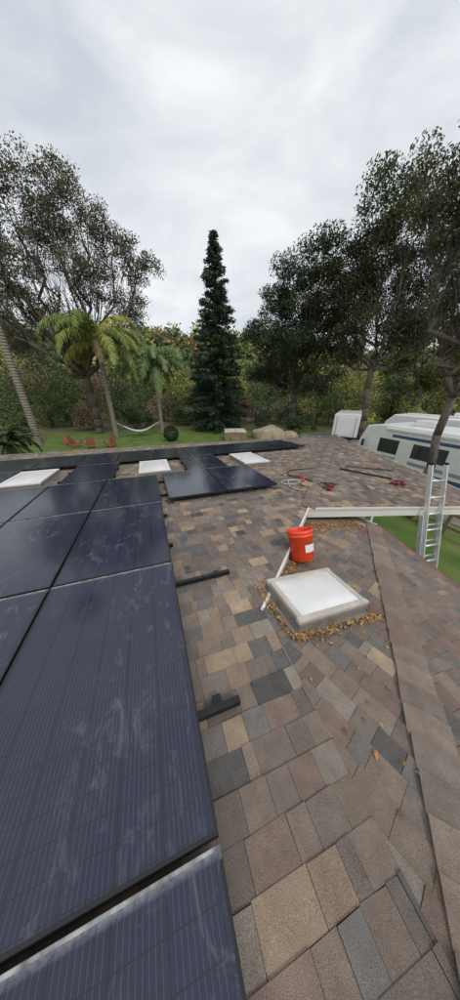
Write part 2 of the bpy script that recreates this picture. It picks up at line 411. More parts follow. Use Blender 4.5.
for j,z in enumerate((.11,.20)):
    for i in range(7): t=math.radians(-30+10*i+160); r=.1345+z*.045; vs.append((r*math.cos(t),r*math.sin(t),z))
for i in range(6): fs.append((i,i+1,i+8,i+7))
pymesh('label',vs,fs,M_white,bk)

# ------------------------------------------------------------ ladder
ld=empty('extension_ladder')
foot=Vector((4.54,1.42,0)); con=Vector((4.80,2.33,2.87)); dl=(con-foot).normalized(); top=con+dl*.84
side=Vector((1,.0,0)); side=(side-dl*side.dot(dl)).normalized(); nb=dl.cross(side).normalized()
def lrail(a,b,off,k,w=.03,dp=.075):
    d=(b-a); L=d.length; mid=(a+b)/2+off
    M=Matrix((side,nb,dl)).transposed(); o=box(k,mid,(w,dp,L),M_alu,ld,bev=.004); o.rotation_euler=M.to_euler(); return o
for s in(-1,1):
    lrail(foot,top,side*.2*s,'fly_rail'); lrail(foot,con-dl*.1,side*.235*s+nb*.05,'base_rail')
i=.2
while i<(top-foot).length-.05:
    p=foot+dl*i; rod('rung',p-side*.2,p+side*.2,.019,M_alu,ld)
    if i<2.8: rod('rung',p-side*.22+nb*.055+dl*.08,p+side*.22+nb*.055+dl*.08,.017,M_alu,ld)
    i+=.305
M_lab=mat('yellow_label',(.7,.5,.05),.5)
box('warning_label',top-dl*.5+side*.2-nb*.04,(.02,.003,.1),M_lab,ld)
for s in(-1,1): box('rail_cap',top+side*.2*s,(.04,.085,.04),M_black,ld,bev=.006)

# ------------------------------------------------------------ tools on roof
def onC(x,y,dz=.02): return (x,y,zC(x,y)+dz)
b=empty('spare_rail'); tube('rail_a',[onC(4.6,4.55,.03),onC(5.0,4.2,.03),onC(5.5,3.75,.03)],.022,M_black,b)
b=empty('spare_rail'); tube('rail_a',[onC(5.0,4.75,.03),onC(5.6,4.55,.03),onC(6.3,4.3,.03)],.012,M_black,b)
M_cord_o=mat('orange_cord',(.5,.09,.04),.5); M_cord_w=mat('grey_hose',(.45,.43,.42),.5)
def coil(name,cx,cy,zf,r,turns,m,th=.008,seed=0,tail=None):
    pts=[]
    for k in range(int(turns*14)):
        t=k/14*2*math.pi; q=r*(1+.25*math.sin(t*.37+seed)); x=cx+q*math.cos(t)*1.2;y=cy+q*math.sin(t)*.8
        pts.append((x,y,zf(x,y)+.02+.008*k/14))
    if tail:
        for (x,y) in tail: pts.append((x,y,zf(x,y)+.02))
    return tube(name,pts,th,m)
zM=lambda x,y:min(zA(x,y),zC(x,y)) if x>y-.45 else zA(x,y)
coil('extension_cord',2.75,3.95,zM,.16,1.4,M_cord_w,.011,1,[(2.5,3.6),(2.7,3.4)])
coil('air_hose',3.35,3.55,zM,.17,1.6,M_black,.011,2,[(3.2,4.1),(2.9,4.4),(3.3,4.9),(3.9,4.7)])
coil('power_cable',3.1,4.0,zM,.12,.8,M_cord_o,.01,3,[(3.3,4.3),(3.0,4.5)])
M_tool=mat('red_tool_plastic',(.24,.03,.02),.4); M_dark=mat('dark_rubber',(.03,.03,.03),.6)
def drill(x,y,zf,rz):
    e=empty('cordless_drill',(x,y,zf(x,y)+.05),(0,0,rz)); e.scale=(.8,.8,.8)
    box('motor_body',(0,0,.02),(.19,.07,.075),M_tool,e,bev=.02); rod('chuck',(.09,0,.02),(.16,0,.02),.022,M_dark,e)
    box('handle',(-.04,.09,0),(.045,.14,.05),M_dark,e,rot=(0,0,.2),bev=.012); box('battery',(-.05,.17,.0),(.11,.06,.08),M_tool,e,bev=.01)
drill(5.25,3.4,zC,.6); drill(3.32,3.42,zC,2.0); drill(5.45,3.5,zC,2.4)
cb=empty('parts_box',(2.95,3.62,zA(2.95,3.62)),(0,0,.5)); M_card=mat('cardboard',(.33,.24,.15),.85,noise=.1)
box('tray',(0,0,.03),(.2,.13,.05),M_card,cb,bev=.004); box('flap',(.0,.09,.05),(.2,.07,.004),M_card,cb,rot=(.5,0,0))

# ------------------------------------------------------------ ground
def terr(x,y):
    r=math.hypot(x,y); az=math.degrees(math.atan2(x,y))
    def sm(a,b,t): t=max(0,min(1,(t-a)/(b-a))); return t*t*(3-2*t)
    h=0
    wl=sm(-110,-40,az)*(1-sm(28,52,az)); wr=sm(28,52,az)*(1-sm(95,130,az))
    h+=wl*(sm(48,150,r)*22+sm(150,420,r)*12)
    h+=wr*(sm(42,75,r)*5.5+sm(75,260,r)*16)
    h+=.9*math.sin(x*.06+1)*math.sin(y*.05)*sm(50,100,r)+3*math.sin(az*.11+r*.006)*sm(90,200,r)
    return h
def ground():
    NR,NA=110,200; vs=[(0,0,0)];fs=[]
    rad=[2*(1.061**k) for k in range(NR)]
    for r in rad:
        for a in range(NA):
            t=2*math.pi*a/NA; x,y=r*math.sin(t),r*math.cos(t); vs.append((x,y,terr(x,y)))
    for a in range(NA): fs.append((0,1+(a+1)%NA,1+a))
    for k in range(NR-1):
        for a in range(NA):
            b2=(a+1)%NA; fs.append((1+k*NA+a,1+k*NA+b2,1+(k+1)*NA+b2,1+(k+1)*NA+a))
    m=bpy.data.materials.new('ground_mat'); m.use_nodes=True; nt=m.node_tree; b=nt.nodes['Principled BSDF']; b.inputs['Roughness'].default_value=.95; b.inputs['Specular IOR Level'].default_value=.1
    N=nt.nodes.new; Lk=nt.links.new
    g=N('ShaderNodeNewGeometry'); 
    def noise(s,d=5):
        n=N('ShaderNodeTexNoise'); n.inputs['Scale'].default_value=s; n.inputs['Detail'].default_value=d; Lk(g.outputs['Position'],n.inputs[0]); return n.outputs[0]
    def ramp(v,st):
        n=N('ShaderNodeValToRGB'); Lk(v,n.inputs[0]); e=n.color_ramp.elements
        e[0].position=st[0][0]; e[0].color=(*st[0][1],1); e[1].position=st[-1][0]; e[1].color=(*st[-1][1],1)
        for p,c in st[1:-1]: q=e.new(p); q.color=(*c,1)
        return n.outputs[0]
    lawn=ramp(noise(.9,9),[(.3,(.085,.14,.035)),(.5,(.125,.19,.05)),(.7,(.18,.22,.075))])
    dry=ramp(noise(.10,10),[(.3,(.08,.09,.04)),(.5,(.13,.125,.065)),(.62,(.27,.225,.155)),(.78,(.11,.115,.055))])
    ln=N('ShaderNodeVectorMath'); ln.operation='LENGTH'; Lk(g.outputs['Position'],ln.inputs[0])
    ad=N('ShaderNodeMath'); ad.operation='MULTIPLY_ADD'; Lk(noise(.25,3),ad.inputs[0]); ad.inputs[1].default_value=8; Lk(ln.outputs['Value'],ad.inputs[2])
    mr=N('ShaderNodeMapRange'); Lk(ad.outputs[0],mr.inputs[0]); mr.inputs[1].default_value=37; mr.inputs[2].default_value=40
    mx=N('ShaderNodeMix'); mx.data_type='RGBA'; Lk(mr.outputs[0],mx.inputs[0]); Lk(lawn,mx.inputs[6]); Lk(dry,mx.inputs[7]); Lk(mx.outputs[2],b.inputs['Base Color'])
    bp=N('ShaderNodeBump'); bp.inputs['Strength'].default_value=.8; bp.inputs['Distance'].default_value=.05; Lk(noise(25,4),bp.inputs['Height']); Lk(bp.outputs[0],b.inputs['Normal'])
    pymesh('ground',vs,fs,m,smooth=True)
ground()
M_drive=mat('driveway_gravel',(.24,.22,.19),.95,noise=.25,nscale=2,bump=.4)
prism('driveway',[(10.6,-6),(17.5,-6),(18.5,14),(24,24),(17,24),(11.2,13)],lambda x,y:.03,.05,M_drive)

# ------------------------------------------------------------ foliage generators
def rand_unit(n):
    v=rng.normal(size=(n,3)); return v/np.linalg.norm(v,axis=1,keepdims=True)
def leaf_quads(P,size,aspect=.5,flat=0.,bias=None):
    n=len(P); a=rand_unit(n); 
    if bias is not None: a=a*(1-flat)+bias*flat; a/=np.linalg.norm(a,axis=1,keepdims=True)
    b=np.cross(a,rand_unit(n)); b/=np.linalg.norm(b,axis=1,keepdims=True)+1e-9
    s=(size*rng.uniform(.6,1.4,n))[:,None]
    return np.stack([P-a*s, P-b*s*aspect, P+a*s, P+b*s*aspect],axis=1)
def pal_cols(pal,n,var=.25):
    pal=np.array(pal); return pal[rng.integers(0,len(pal),n)]*rng.uniform(1-var,1+var,(n,1))
def broadleaf(name,base,fork,lobes,seed,nleaf,leaf,pal,trunkr=.3,nsub=26,tight=.2,lean=0.):
    """lobes: (lateral m, height m, radius m); trunk forks at height `fork`, a limb runs to every lobe and
    twigs to the leaf clumps inside it"""
    rr=random.Random(seed); az=math.atan2(base[0],base[1]); lat=Vector((math.cos(az),-math.sin(az),0)); dep=Vector((math.sin(az),math.cos(az),0))
    z0=terr(*base); e=empty(name,(base[0],base[1],z0)); segs=[]
    def limb(a,b,r0,r1,k=6,wob=.06):
        L=(b-a).length; p=a
        pts=[a]
        for i in range(1,k+1):
            f=i/k; q=a.lerp(b,f)+Vector((0,0,-.10*L*math.sin(math.pi*f)))
            if i<k: q+=Vector((rr.gauss(0,wob*L*.5),rr.gauss(0,wob*L*.5),rr.gauss(0,wob*L*.35)))
            ra=r0+(r1-r0)*((i-1)/k); rb_=r0+(r1-r0)*f; segs.append((p,q,ra,rb_)); p=q; pts.append(q)
        return pts
    top=lat*lean+Vector((0,0,fork)); limb(Vector((0,0,-.2)),top,trunkr*1.15,trunkr*.8,5,.03)
    cl=[];rad=[];tone=[]
    for (lx,h,R) in lobes:
        c=lat*lx+dep*rr.uniform(-1,1)*R*.9+Vector((0,0,h-z0))
        lp=limb(top,c-Vector((0,0,R*.35)),trunkr*rr.uniform(.38,.55),trunkr*.12,7,.09)
        tl=rr.uniform(.8,1.2)
        for j in range(nsub):
            d=Vector((rr.gauss(0,1),rr.gauss(0,1),rr.gauss(0,1))).normalized()*R*rr.uniform(.4,1.2); d.z*=.75
            q=c+d; s=lp[rr.randint(3,len(lp)-1)]; m=s.lerp(q,.5)+Vector((rr.gauss(0,.1*R),rr.gauss(0,.1*R),rr.gauss(0,.08*R)))
            r=trunkr*.07; segs.append((s,m,r,r*.65)); segs.append((m,q,r*.65,r*.2))
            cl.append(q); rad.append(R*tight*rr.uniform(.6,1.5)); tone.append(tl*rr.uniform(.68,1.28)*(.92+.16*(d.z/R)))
    cl=np.array([list(q) for q in cl]); rad=np.array(rad); tone=np.array(tone)
    wt=rad**2; wt/=wt.sum(); idx=rng.choice(len(cl),nleaf,p=wt)
    P=cl[idx]+rand_unit(nleaf)*(rng.random(nleaf)**.5)[:,None]*rad[idx][:,None]*1.5*np.array([1,1,.7])
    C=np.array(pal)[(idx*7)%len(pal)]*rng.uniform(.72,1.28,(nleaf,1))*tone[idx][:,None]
    segs_mesh('limbs',segs,M_bark,e,n=6)
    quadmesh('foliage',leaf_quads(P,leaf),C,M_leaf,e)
OAK=[(.095,.115,.052),(.115,.13,.058),(.08,.098,.048),(.145,.148,.07)]
OAKD=[(.055,.076,.037),(.072,.094,.043),(.043,.061,.032),(.095,.115,.050)]
OAKG=[(.14,.148,.10),(.16,.163,.108),(.12,.13,.085),(.18,.163,.105)]
broadleaf('oak_tree',(-5.6,32),6,[(-1.3,17.7,2.4),(2.2,19,2.4),(4.6,17,2.2),(6.7,15.8,2.0),(-3.6,14.5,2.4),(.2,15.6,2.4),(2.8,13.8,2.3),(5.6,12.8,2.1),(-3,12,2.3),(-.6,10.6,2.0),(-5.4,17.2,2.6),(-6.8,13,2.5),(.5,20.3,2.0),(-3,20,2.2),(-8,16,2.3),(-5.4,9.5,2.2)],3,56000,.095,OAKG,.42,28,.23)
broadleaf('oak_tree',(16.4,25.1),4.5,[(-.8,14.9,2.1),(1.4,15.0,2.0),(-2.9,12.8,2.0),(.5,12.3,2.4),(3.3,12.4,2.1),(-3.9,9.6,2.0),(-1,8.8,2.3),(2.5,9.0,2.3),(1.8,5.6,2.0),(-1.8,6.2,2.0),(-.5,10.6,2.3),(-3.6,6.8,1.8)],5,56000,.10,OAKD,.36,32,.26)
broadleaf('oak_tree',(20.9,18.6),6.5,[(-3.2,15.6,2.1),(-1.4,16.9,2.1),(0,14.8,2.3),(-3.9,12.9,2.0),(-1.1,12.9,2.3),(1.5,11.8,2.2),(-2.4,10.,1.9),(.8,9.7,2.0),(3.2,9.3,2.0),(-3.1,7.7,1.6),(2.6,14,2.0),(-4.4,10.4,1.5)],9,52000,.095,OAK,.34,30,.25,lean=-.6)
broadleaf('oak_tree',(9.9,5.45),4.6,[(-1.55,9.3,.8),(-2.1,9.9,.75),(-1.0,8.5,.85),(-1.1,7.5,.75),(.5,9,.9),(.9,7.6,.9),(-.1,6.7,.75),(0,10.1,.9),(-1.6,10.7,.75),(1.6,8.6,.9),(-.4,11.2,.8)],21,24000,.045,OAK,.15,28,.25,lean=-.15)
broadleaf('oak_tree',(29,20),4,[(-3,8,2),(0,10,2.2),(3,8.5,2.2),(1,6,2),(-2,11,2)],31,18000,.13,[(.17,.18,.06),(.14,.16,.055),(.2,.19,.07)],.3,24,.26)

def conifer(base,H=18.6,Rb=4.0):
    e=empty('redwood_tree',(base[0],base[1],0)); segs_mesh('trunk',[((0,0,0),(0,0,H*.5),.38,.2),((0,0,H*.5),(0,0,H*.98),.2,.02)],M_bark,e,n=10)
    segs=[];PP=[];DD=[];CC=[]; z=.8
    while z<H*.985:
        f=1-z/H; Rr=Rb*(f**.80)*min(1,(.55+z/4)); k=int(5+6*f)
        for i in range(k):
            t=random.random()*6.28; L=Rr*random.uniform(.64,1.15)+.10; dz=-.18+.5*(1-f)
            d=Vector((math.cos(t),math.sin(t),dz)).normalized(); p0=Vector((0,0,z+random.uniform(-.1,.1)))
            p1=p0+d*L*.6; p2=p0+d*L+Vector((0,0,.06*L)); segs+= [(p0,p1,.03*f+.01,.02*f+.008),(p1,p2,.02*f+.008,.004)]
            n=int(28+60*L*.8); u=np.sqrt(rng.random(n))*.98+.02; c=np.array(p0)+np.outer(u,np.array(d)*L)
            sp=rng.normal(size=(n,3))*np.array([1,1,.35])*(.10+.17*L*.5*(1.05-u))[:,None]
            sp[:,2]-=np.abs(rng.normal(size=n))*.14
            PP.append(c+sp); DD.append(np.tile(np.array([d.x,d.y,-.45]),(n,1)))
            base_c=np.array(random.choice([(.028,.052,.031),(.038,.065,.036),(.023,.042,.029),(.052,.082,.043)]))*random.uniform(.75,1.35)
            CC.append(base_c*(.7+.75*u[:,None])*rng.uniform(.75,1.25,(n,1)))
        z+=.19+.10*f
    P=np.concatenate(PP);D=np.concatenate(DD);C=np.concatenate(CC)
    segs_mesh('branches',segs,M_bark,e,n=4)
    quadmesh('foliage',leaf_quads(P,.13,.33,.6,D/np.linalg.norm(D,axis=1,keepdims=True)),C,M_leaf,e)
conifer((8.6,30.0))

M_stem=mat('frond_stem',(.22,.23,.07),.6)
def palm(name,base,H,nf,FL,pal,tr=.16,seed=1,droop=1.,leafl=.55,stiff=False,wid=.034,nl=4):
    rr=random.Random(seed); e=empty(name,(base[0],base[1],0)); segs=[]
    n=int(H/.22)
    for i in range(n):
        a=i/n*H;b=(i+1)/n*H; r=tr*(1.15-.35*i/n); segs.append(((0,0,a),(0,0,b),r*1.08,r*.94))
    if not stiff: segs.append(((0,0,H),(0,0,H+.9),tr*.9,tr*.35))
    segs_mesh('trunk',segs,M_palmbark,e,n=12)
    V=[];C=[]; st=[]
    for k in range(nf):
        t=k*2.399+rr.uniform(-.2,.2); el=math.radians(rr.uniform(25,80) if not stiff else rr.uniform(5,70)); L=FL*rr.uniform(.8,1.1)
        if k<nf*.25: el=math.radians(rr.uniform(-15,22))
        p=Vector((0,0,H+(.6 if not stiff else 0))); M=26; col=np.array(rr.choice(pal)); 
        if k<nf*.10 and not stiff: col=np.array((.28,.22,.11)); L*=.7
        ang=el; hd=Vector((math.cos(t),math.sin(t),0)); sd=Vector((-math.sin(t),math.cos(t),0))
        for j in range(M):
            f=j/M; ang-= droop*(.035+.105*f); ang=max(ang,-1.45); d=hd*math.cos(ang)+Vector((0,0,math.sin(ang))); q=p+d*(L/M)
            st.append((p.copy(),q.copy(),.028*(1-f)+.005,.028*(1-f)+.004))
            if f>.10:
                ll=leafl*math.sin(math.pi*min(1,(f*.85+.15)))**.6
                for s in(-1,1):
                    for _ in range(nl):
                        pp=p+(q-p)*rr.random()
                        dr=(sd*s*rr.uniform(.5,1)+d*rr.uniform(.35,.8)+Vector((0,0,rr.uniform(-.9,.1)*(0.2 if stiff else 1)))).normalized()
                        l=ll*rr.uniform(.7,1.15); w=wid
                        m1=pp+dr*l*.5; m2=m1+(dr+Vector((0,0,(-.9 if not stiff else -.1)))).normalized()*l*.5
                        wv=d*w; 
                        V.append([pp-wv,pp+wv,m1+wv,m1-wv]); V.append([m1-wv,m1+wv,m2+wv*.3,m2-wv*.3]); c=col*rr.uniform(.7,1.3); C+=[c,c]
            p=q
    segs_mesh('frond_stems',st,M_stem,e,n=4)
    quadmesh('fronds',np.array([[list(x) for x in q] for q in V]),np.array(C),M_leaf,e)
PG=[(.27,.33,.09),(.34,.37,.10),(.21,.28,.08),(.46,.43,.13)]
palm('queen_palm_tree',(-3.44,28.6),8.2,22,5.6,PG,.22,3,leafl=1.05,wid=.045,nl=5)
palm('queen_palm_tree',(1.53,28.9),6.5,20,4.7,[(.20,.29,.12),(.25,.33,.14),(.17,.25,.10)],.19,8,leafl=.95,wid=.042,nl=5)
palm('fan_palm_tree',(-10.0,26.7),22,26,2.2,[(.08,.11,.04),(.11,.12,.05)],.26,5)
palm('sago_palm',(-9.5,20.6),1.4,30,2.3,[(.03,.06,.025),(.045,.08,.03)],.2,4,droop=.8,leafl=.38,stiff=True,wid=.025)

# bushes / background trees
def azpos(az,D): a=math.radians(az); return (D*math.sin(a),D*math.cos(a))
def blob_mass(name,items,trunks=True):
    PP=[];CC=[];SZ=[];segs=[]
    for (x,y,w,h,zb,n,leaf,pal) in items:
        z0=terr(x,y)+zb; k=max(6,int(10+w*1.3)); cen=rng.normal(size=(k,3)); cen/=np.linalg.norm(cen,axis=1,keepdims=True); cen*=rng.uniform(.35,1.0,(k,1))
        cen=cen*np.array([w/2*.75,w/2*.75,h/2*.75])+np.array([x,y,z0+h/2]); rad=rng.uniform(.16,.34,k)*min(w,h)
        idx=rng.integers(0,k,n); u=rand_unit(n)*(rng.random(n)**.45)[:,None]*rad[idx][:,None]*rng.uniform(.8,1.25,(n,1))
        P=cen[idx]+u; P[:,2]=np.maximum(P[:,2],terr(x,y)+.02)
        pl=np.array(pal); C=pl[(idx*3)%len(pl)]*(rng.uniform(.6,1.4,k)[idx])[:,None]*rng.uniform(.7,1.3,(n,1))
        PP.append(P);CC.append(C);SZ.append(np.full(n,leaf))
        if trunks: segs.append(((x,y,terr(x,y)-.2),(x,y,z0+h*.5),.02*w+.05,.01*w+.02))
        for j in range(min(k,8)): segs.append(((x,y,z0+h*.2),tuple(cen[j]),.008*w+.02,.01))
    P=np.concatenate(PP);C=np.concatenate(CC)
    V=leaf_quads(P,np.concatenate(SZ)); e=empty(name); quadmesh('foliage',V,C,M_leaf_far,e); segs_mesh('stems',segs,M_bark,e,n=5)
g_=1.8
def sc(p): return [tuple(v*g_ for v in c) for c in p]
GR=sc([(.065,.09,.036),(.085,.115,.042),(.055,.075,.033)]); YG=sc([(.17,.18,.055),(.14,.16,.05),(.21,.19,.06)]); BR=sc([(.16,.11,.08),(.19,.13,.09),(.13,.10,.07)]); GY=sc([(.12,.125,.085),(.14,.14,.10)]); DK=sc([(.04,.056,.029),(.055,.076,.035)]); OR=sc([(.21,.14,.06),(.18,.13,.06)])
items=[]
rb=random.Random(4)
az=-52
while az<84:
    for rowD,hh,ww,nl,lf in((39,4.6,5.5,1100,.12),(46,7.2,6.5,1300,.15),(58,9.5,8.5,1100,.22)):
        if rowD==39 and 20<az<34: hs=.6
        else: hs=1
        if az>44: hs*=.55
        if az>44 and rowD>45 and rb.random()<.5: continue
        x,y=azpos(az+rb.uniform(-2,2),rowD+rb.uniform(-3,3))
        pal=rb.choice([GR,GR,GR,YG,GY,BR,DK,GR,OR,YG] if rowD>40 else [GR,DK,BR,YG,GY,GR,GR])
        items.append((x,y,ww*rb.uniform(.75,1.3),hh*hs*rb.uniform(.75,1.3),.2,nl,lf,pal))
    az+=3.0
for a,D,w_,h_ in((47,44,6,8),(52,40,6,7.5),(57,42,7,9.5),(61,38,6,8.5),(65,40,7,9),(43.5,52,6,7)):
    x,y=azpos(a,D); items.append((x,y,w_,h_,.3,2200,.13,YG if a!=52 else GR))
items_far=[]
for i in range(620):
    a=rb.uniform(-55,50); D=rb.uniform(64,200); 
    x,y=azpos(a,D); s=rb.uniform(6.5,11)
    items_far.append((x,y,s,s*rb.uniform(.8,1.2),.0,150,.5+D*.0024,rb.choice([GR,GR,YG,GY,DK,GR,GR,OR,YG])))
for i in range(90):
    a=rb.uniform(45,88); D=rb.uniform(70,260); x,y=azpos(a,D); s=rb.uniform(5,9)
    items_far.append((x,y,s,s,.3,140,.45+D*.0026,rb.choice([GR,YG,GY,DK])))
blob_mass('background_trees',items); blob_mass('distant_hill_trees',items_far)
blob_mass('shrubs',[(13.5,27.5,4,1.9,0,1800,.10,DK),(17,24,5,2.6,0,2600,.10,DK),(5,35.5,5,2.8,0,2000,.12,GR),(11.5,33.5,4,3.6,0,1600,.11,BR),(14,34,4,4.4,0,1500,.11,BR),(-1,35,6,3,0,2000,.12,DK),(-7,35,6,3.4,0,2200,.12,BR),(-13,31,5,3,0,1800,.12,GR),(23,22,5,3,0,2000,.11,YG),(28,20,6,3.8,0,2200,.12,YG),(27,13,6,4.6,0,2500,.12,YG),(31,10,6,4.6,0,2000,.12,YG),(21,10,4,2.4,0,1600,.11,GR)],trunks=False)

# ------------------------------------------------------------ garden things
M_chair=mat('red_brown_wood',(.38,.13,.09),.6,noise=.15,nscale=8)
def chair(x,y,rz):
    e=empty('adirondack_chair',(x,y,0),(0,0,rz)); e.scale=(1.1,1.1,1.1)
    for i in range(5): box('seat_slat',(0,-.25+i*.12,.36-.03*i),(.56,.105,.02),M_chair,e,rot=(-.22,0,0),bev=.004)
    for i in range(5):
        h=.82-.05*abs(i-2)**1.5; box('back_slat',(-.24+i*.12,.33+.12*.5,.30+h/2-.02),(.105,.02,h),M_chair,e,rot=(-.32,0,0),bev=.006)
    for s in(-1,1):
        box('arm',(s*.33,-.02,.58),(.13,.72,.024),M_chair,e,bev=.01); box('front_leg',(s*.31,-.28,.285),(.03,.1,.57),M_chair,e,bev=.004)
        box('side_rail',(s*.27,.08,.25),(.03,.85,.12),M_chair,e,rot=(-.24,0,0),bev=.004); box('rear_leg',(s*.31,.3,.285),(.03,.08,.57),M_chair,e,bev=.004)
    box('back_brace',(0,.40,.62),(.62,.03,.06),M_chair,e,rot=(-.3,0,0))
chair(-6.5,24.6,2.6); chair(-5.1,23.7,-2.9); chair(-3.5,23.6,-2.4); chair(-7.4,26.0,1.8)
hm=empty('hammock'); M_ham=mat('hammock_fabric',(.55,.6,.62),.8); vs=[];fs=[]
p0=Vector((-3.3,28.5,1.55));p1=Vector((1.45,28.8,1.55)); NU,NV=24,8
for i in range(NU+1):
    f=i/NU
    g=.14+.72*f; c=p0.lerp(p1,g); sag=-1.15*math.sin(math.pi*g); wd=.06+.55*math.sin(math.pi*f)**.5
    for j in range(NV+1):
        q=j/NV*2-1; vs.append((c.x,c.y+q*wd,c.z+sag+.16*q*q))
for i in range(NU):
    for j in range(NV): k=i*(NV+1)+j; fs.append((k,k+1,k+NV+2,k+NV+1))
pymesh('bed',vs,fs,M_ham,hm,smooth=True)
for a,i in((p0,0),(p1,NU)):
    for j in (0,4,8): rod('rope',a,vs[i*(NV+1)+j],.014,M_ham,hm,n=5)
fe=empty('iron_fence'); seg=[]; fpts=[(3,34.6),(12,35.2),(20,33.5)]
for (a,b2) in zip(fpts[:-1],fpts[1:]):
    L=math.dist(a,b2); n=int(L/.16)
    for i in range(n+1):
        f=i/n; x=a[0]+(b2[0]-a[0])*f;y=a[1]+(b2[1]-a[1])*f; r=.03 if i%15==0 else .011; seg.append(((x,y,0),(x,y,1.45 if i%15 else 1.55),r,r))
    for z in(.2,1.3): seg.append(((*a,z),(*b2,z),.018,.018))
segs_mesh('bars',seg,mat('iron_paint',(.02,.02,.02),.5),fe,n=4)
def rock(name,c,s,seed,m):
    bm=bmesh.new(); bmesh.ops.create_icosphere(bm,subdivisions=4,radius=1)
    for v in bm.verts:
        d=1+.22*nz.noise(v.co*1.3+Vector((seed,0,0)))+.08*nz.noise(v.co*4+Vector((0,seed,0)))
        v.co=Vector((v.co.x*s[0]*d,v.co.y*s[1]*d,max(v.co.z*d,-.3)*s[2]))
    me=bpy.data.meshes.new(name); bm.to_mesh(me); bm.free(); me.materials.append(m); o=bpy.data.objects.new(name,me); o.location=c; link(o); me.polygons.foreach_set('use_smooth',[True]*len(me.polygons))
M_rock=mat('sandstone',(.36,.29,.21),.9,noise=.3,nscale=2,bump=.6,bscale=6)
rock('boulder',(12.3,22.8,.25),(1.9,1.3,1.0),3,M_rock); rock('boulder',(14.4,22.2,.1),(.9,.8,.6),8,M_rock)
n=3500; u=rand_unit(n)*rng.uniform(.8,1.05,(n,1))*.75; u[:,2]=u[:,2]+.72
sh=empty('round_shrub',(2.1,24.6,0)); quadmesh('foliage',leaf_quads(u,.05),pal_cols([(.03,.04,.03),(.045,.055,.036)],n),M_leaf,sh); segs_mesh('stem',[((0,0,0),(0,0,.7),.06,.03)],M_bark,sh)
ht=empty('hot_tub',(8.5,23.2,0),(0,0,-.3)); M_cover=mat('tub_cover_vinyl',(.55,.50,.42),.6,noise=.06,nscale=4); M_wood=mat('tub_cabinet',(.24,.18,.12),.7,noise=.2,nscale=5)
box('cabinet',(0,0,.42),(2.2,2.0,.84),M_wood,ht,bev=.06); box('cover_half_a',(-.56,0,.90),(1.1,2.08,.12),M_cover,ht,rot=(0,-.04,0),bev=.04); box('cover_half_b',(.56,0,.90),(1.1,2.08,.12),M_cover,ht,rot=(0,.04,0),bev=.04)
box('step',(0,-1.2,.2),(.9,.4,.4),M_wood,ht,bev=.02)

# ------------------------------------------------------------ motorhome & trailers
M_rv=mat('gelcoat_white',(.80,.80,.78),.3,noise=.05,nscale=2); M_blue=mat('blue_stripe',(.06,.10,.19),.35); M_grey=mat('grey_stripe',(.3,.32,.35),.4); M_tyre=mat('tyre',(.02,.02,.02),.8); M_rim=mat('wheel_rim',(.5,.5,.5),.3,metal=.7)
rv=empty('motorhome',(13.6,6.6,0),(0,0,math.radians(4)))
prof=[(-4.4,.55),(-4.4,2.9),(-4.2,3.1),(3.2,3.12),(4.1,2.95),(4.45,2.1),(4.5,1.2),(4.4,.5)]
vs=[(-1.2,y,z) for y,z in prof]+[(1.2,y,z) for y,z in prof]; n=len(prof)
fs=[tuple(range(n)),tuple(range(2*n-1,n-1,-1))]+[(i,i+n,(i+1)%n+n,(i+1)%n) for i in range(n)]
body=pymesh('body',vs,fs,M_rv,rv); bv=body.modifiers.new('b','BEVEL'); bv.width=.08; bv.segments=3
for s in(-1,1):
    X=s*1.206
    for (y,z,l,h) in((-3.2,2.05,1.2,.6),(-1.4,2.05,.9,.55),(.6,2.05,1.4,.6),(2.6,2.05,1.0,.65)): 
        box('window',(X,y,z),(.02,l,h),M_glass,rv,bev=.008); box('window_frame',(X-s*.004,y,z),(.02,l+.09,h+.09),M_dark,rv)
    box('stripe_low',(X,0,1.0),(.012,8.6,.3),M_blue,rv); box('stripe_mid',(X,-.3,1.4),(.012,8.0,.16),M_grey,rv,rot=(.02,0,0)); box('stripe_top',(X,-.8,2.62),(.012,6.6,.14),M_blue,rv)
    box('door' ,(X,-2.2 if s>0 else 1.7,1.55),(.03,.66,1.8),M_rv,rv,bev=.01)
    for y in(-2.6,2.9):
        rod('tyre',(s*.95,y,.45),(s*1.19,y,.45),.45,M_tyre,rv,n=24); rod('rim',(s*1.19,y,.45),(s*1.2,y,.45),.26,M_rim,rv,n=20)
    box('mirror',(s*1.42,4.0,2.0),(.12,.1,.4),M_dark,rv,bev=.02); rod('mirror_arm',(s*1.2,4.1,2.1),(s*1.4,4.02,2.1),.02,M_dark,rv)
    box('awning' if s<0 else 'rain_gutter',(s*1.25,-.3,2.93),(.1,6.4,.12),M_rv,rv,bev=.03)
box('windscreen',(0,4.36,2.42),(2.1,.03,.85),M_glass,rv,rot=(.29,0,0)); box('bumper',(0,4.5,.6),(2.3,.2,.3),M_rv,rv,bev=.05)
for s in(-1,1): box('headlight',(s*.9,4.5,1.05),(.35,.06,.2),M_rim,rv,bev=.02)
for y in(-2.2,1.6): box('air_conditioner',(0,y,3.26),(.75,1.0,.30),M_rv,rv,bev=.08)
box('roof_vent',(.2,-.2,3.17),(.4,.4,.12),M_rv,rv,bev=.03); box('roof_vent_2',(-.4,-3.4,3.17),(.4,.4,.12),M_grey,rv,bev=.03)
for x in(-.9,.9): rod('roof_rail',(x,-4,3.25),(x,-.5,3.25),.015,M_rim,rv)
tt=empty('travel_trailer',(18.6,9.4,0),(0,0,math.radians(10)))
prof=[(-4.2,.6),(-4.2,3.0),(-4.0,3.2),(3.6,3.2),(4.1,2.7),(4.3,1.4),(4.0,.6)]
vs=[(-1.2,y,z) for y,z in prof]+[(1.2,y,z) for y,z in prof]; n=len(prof)
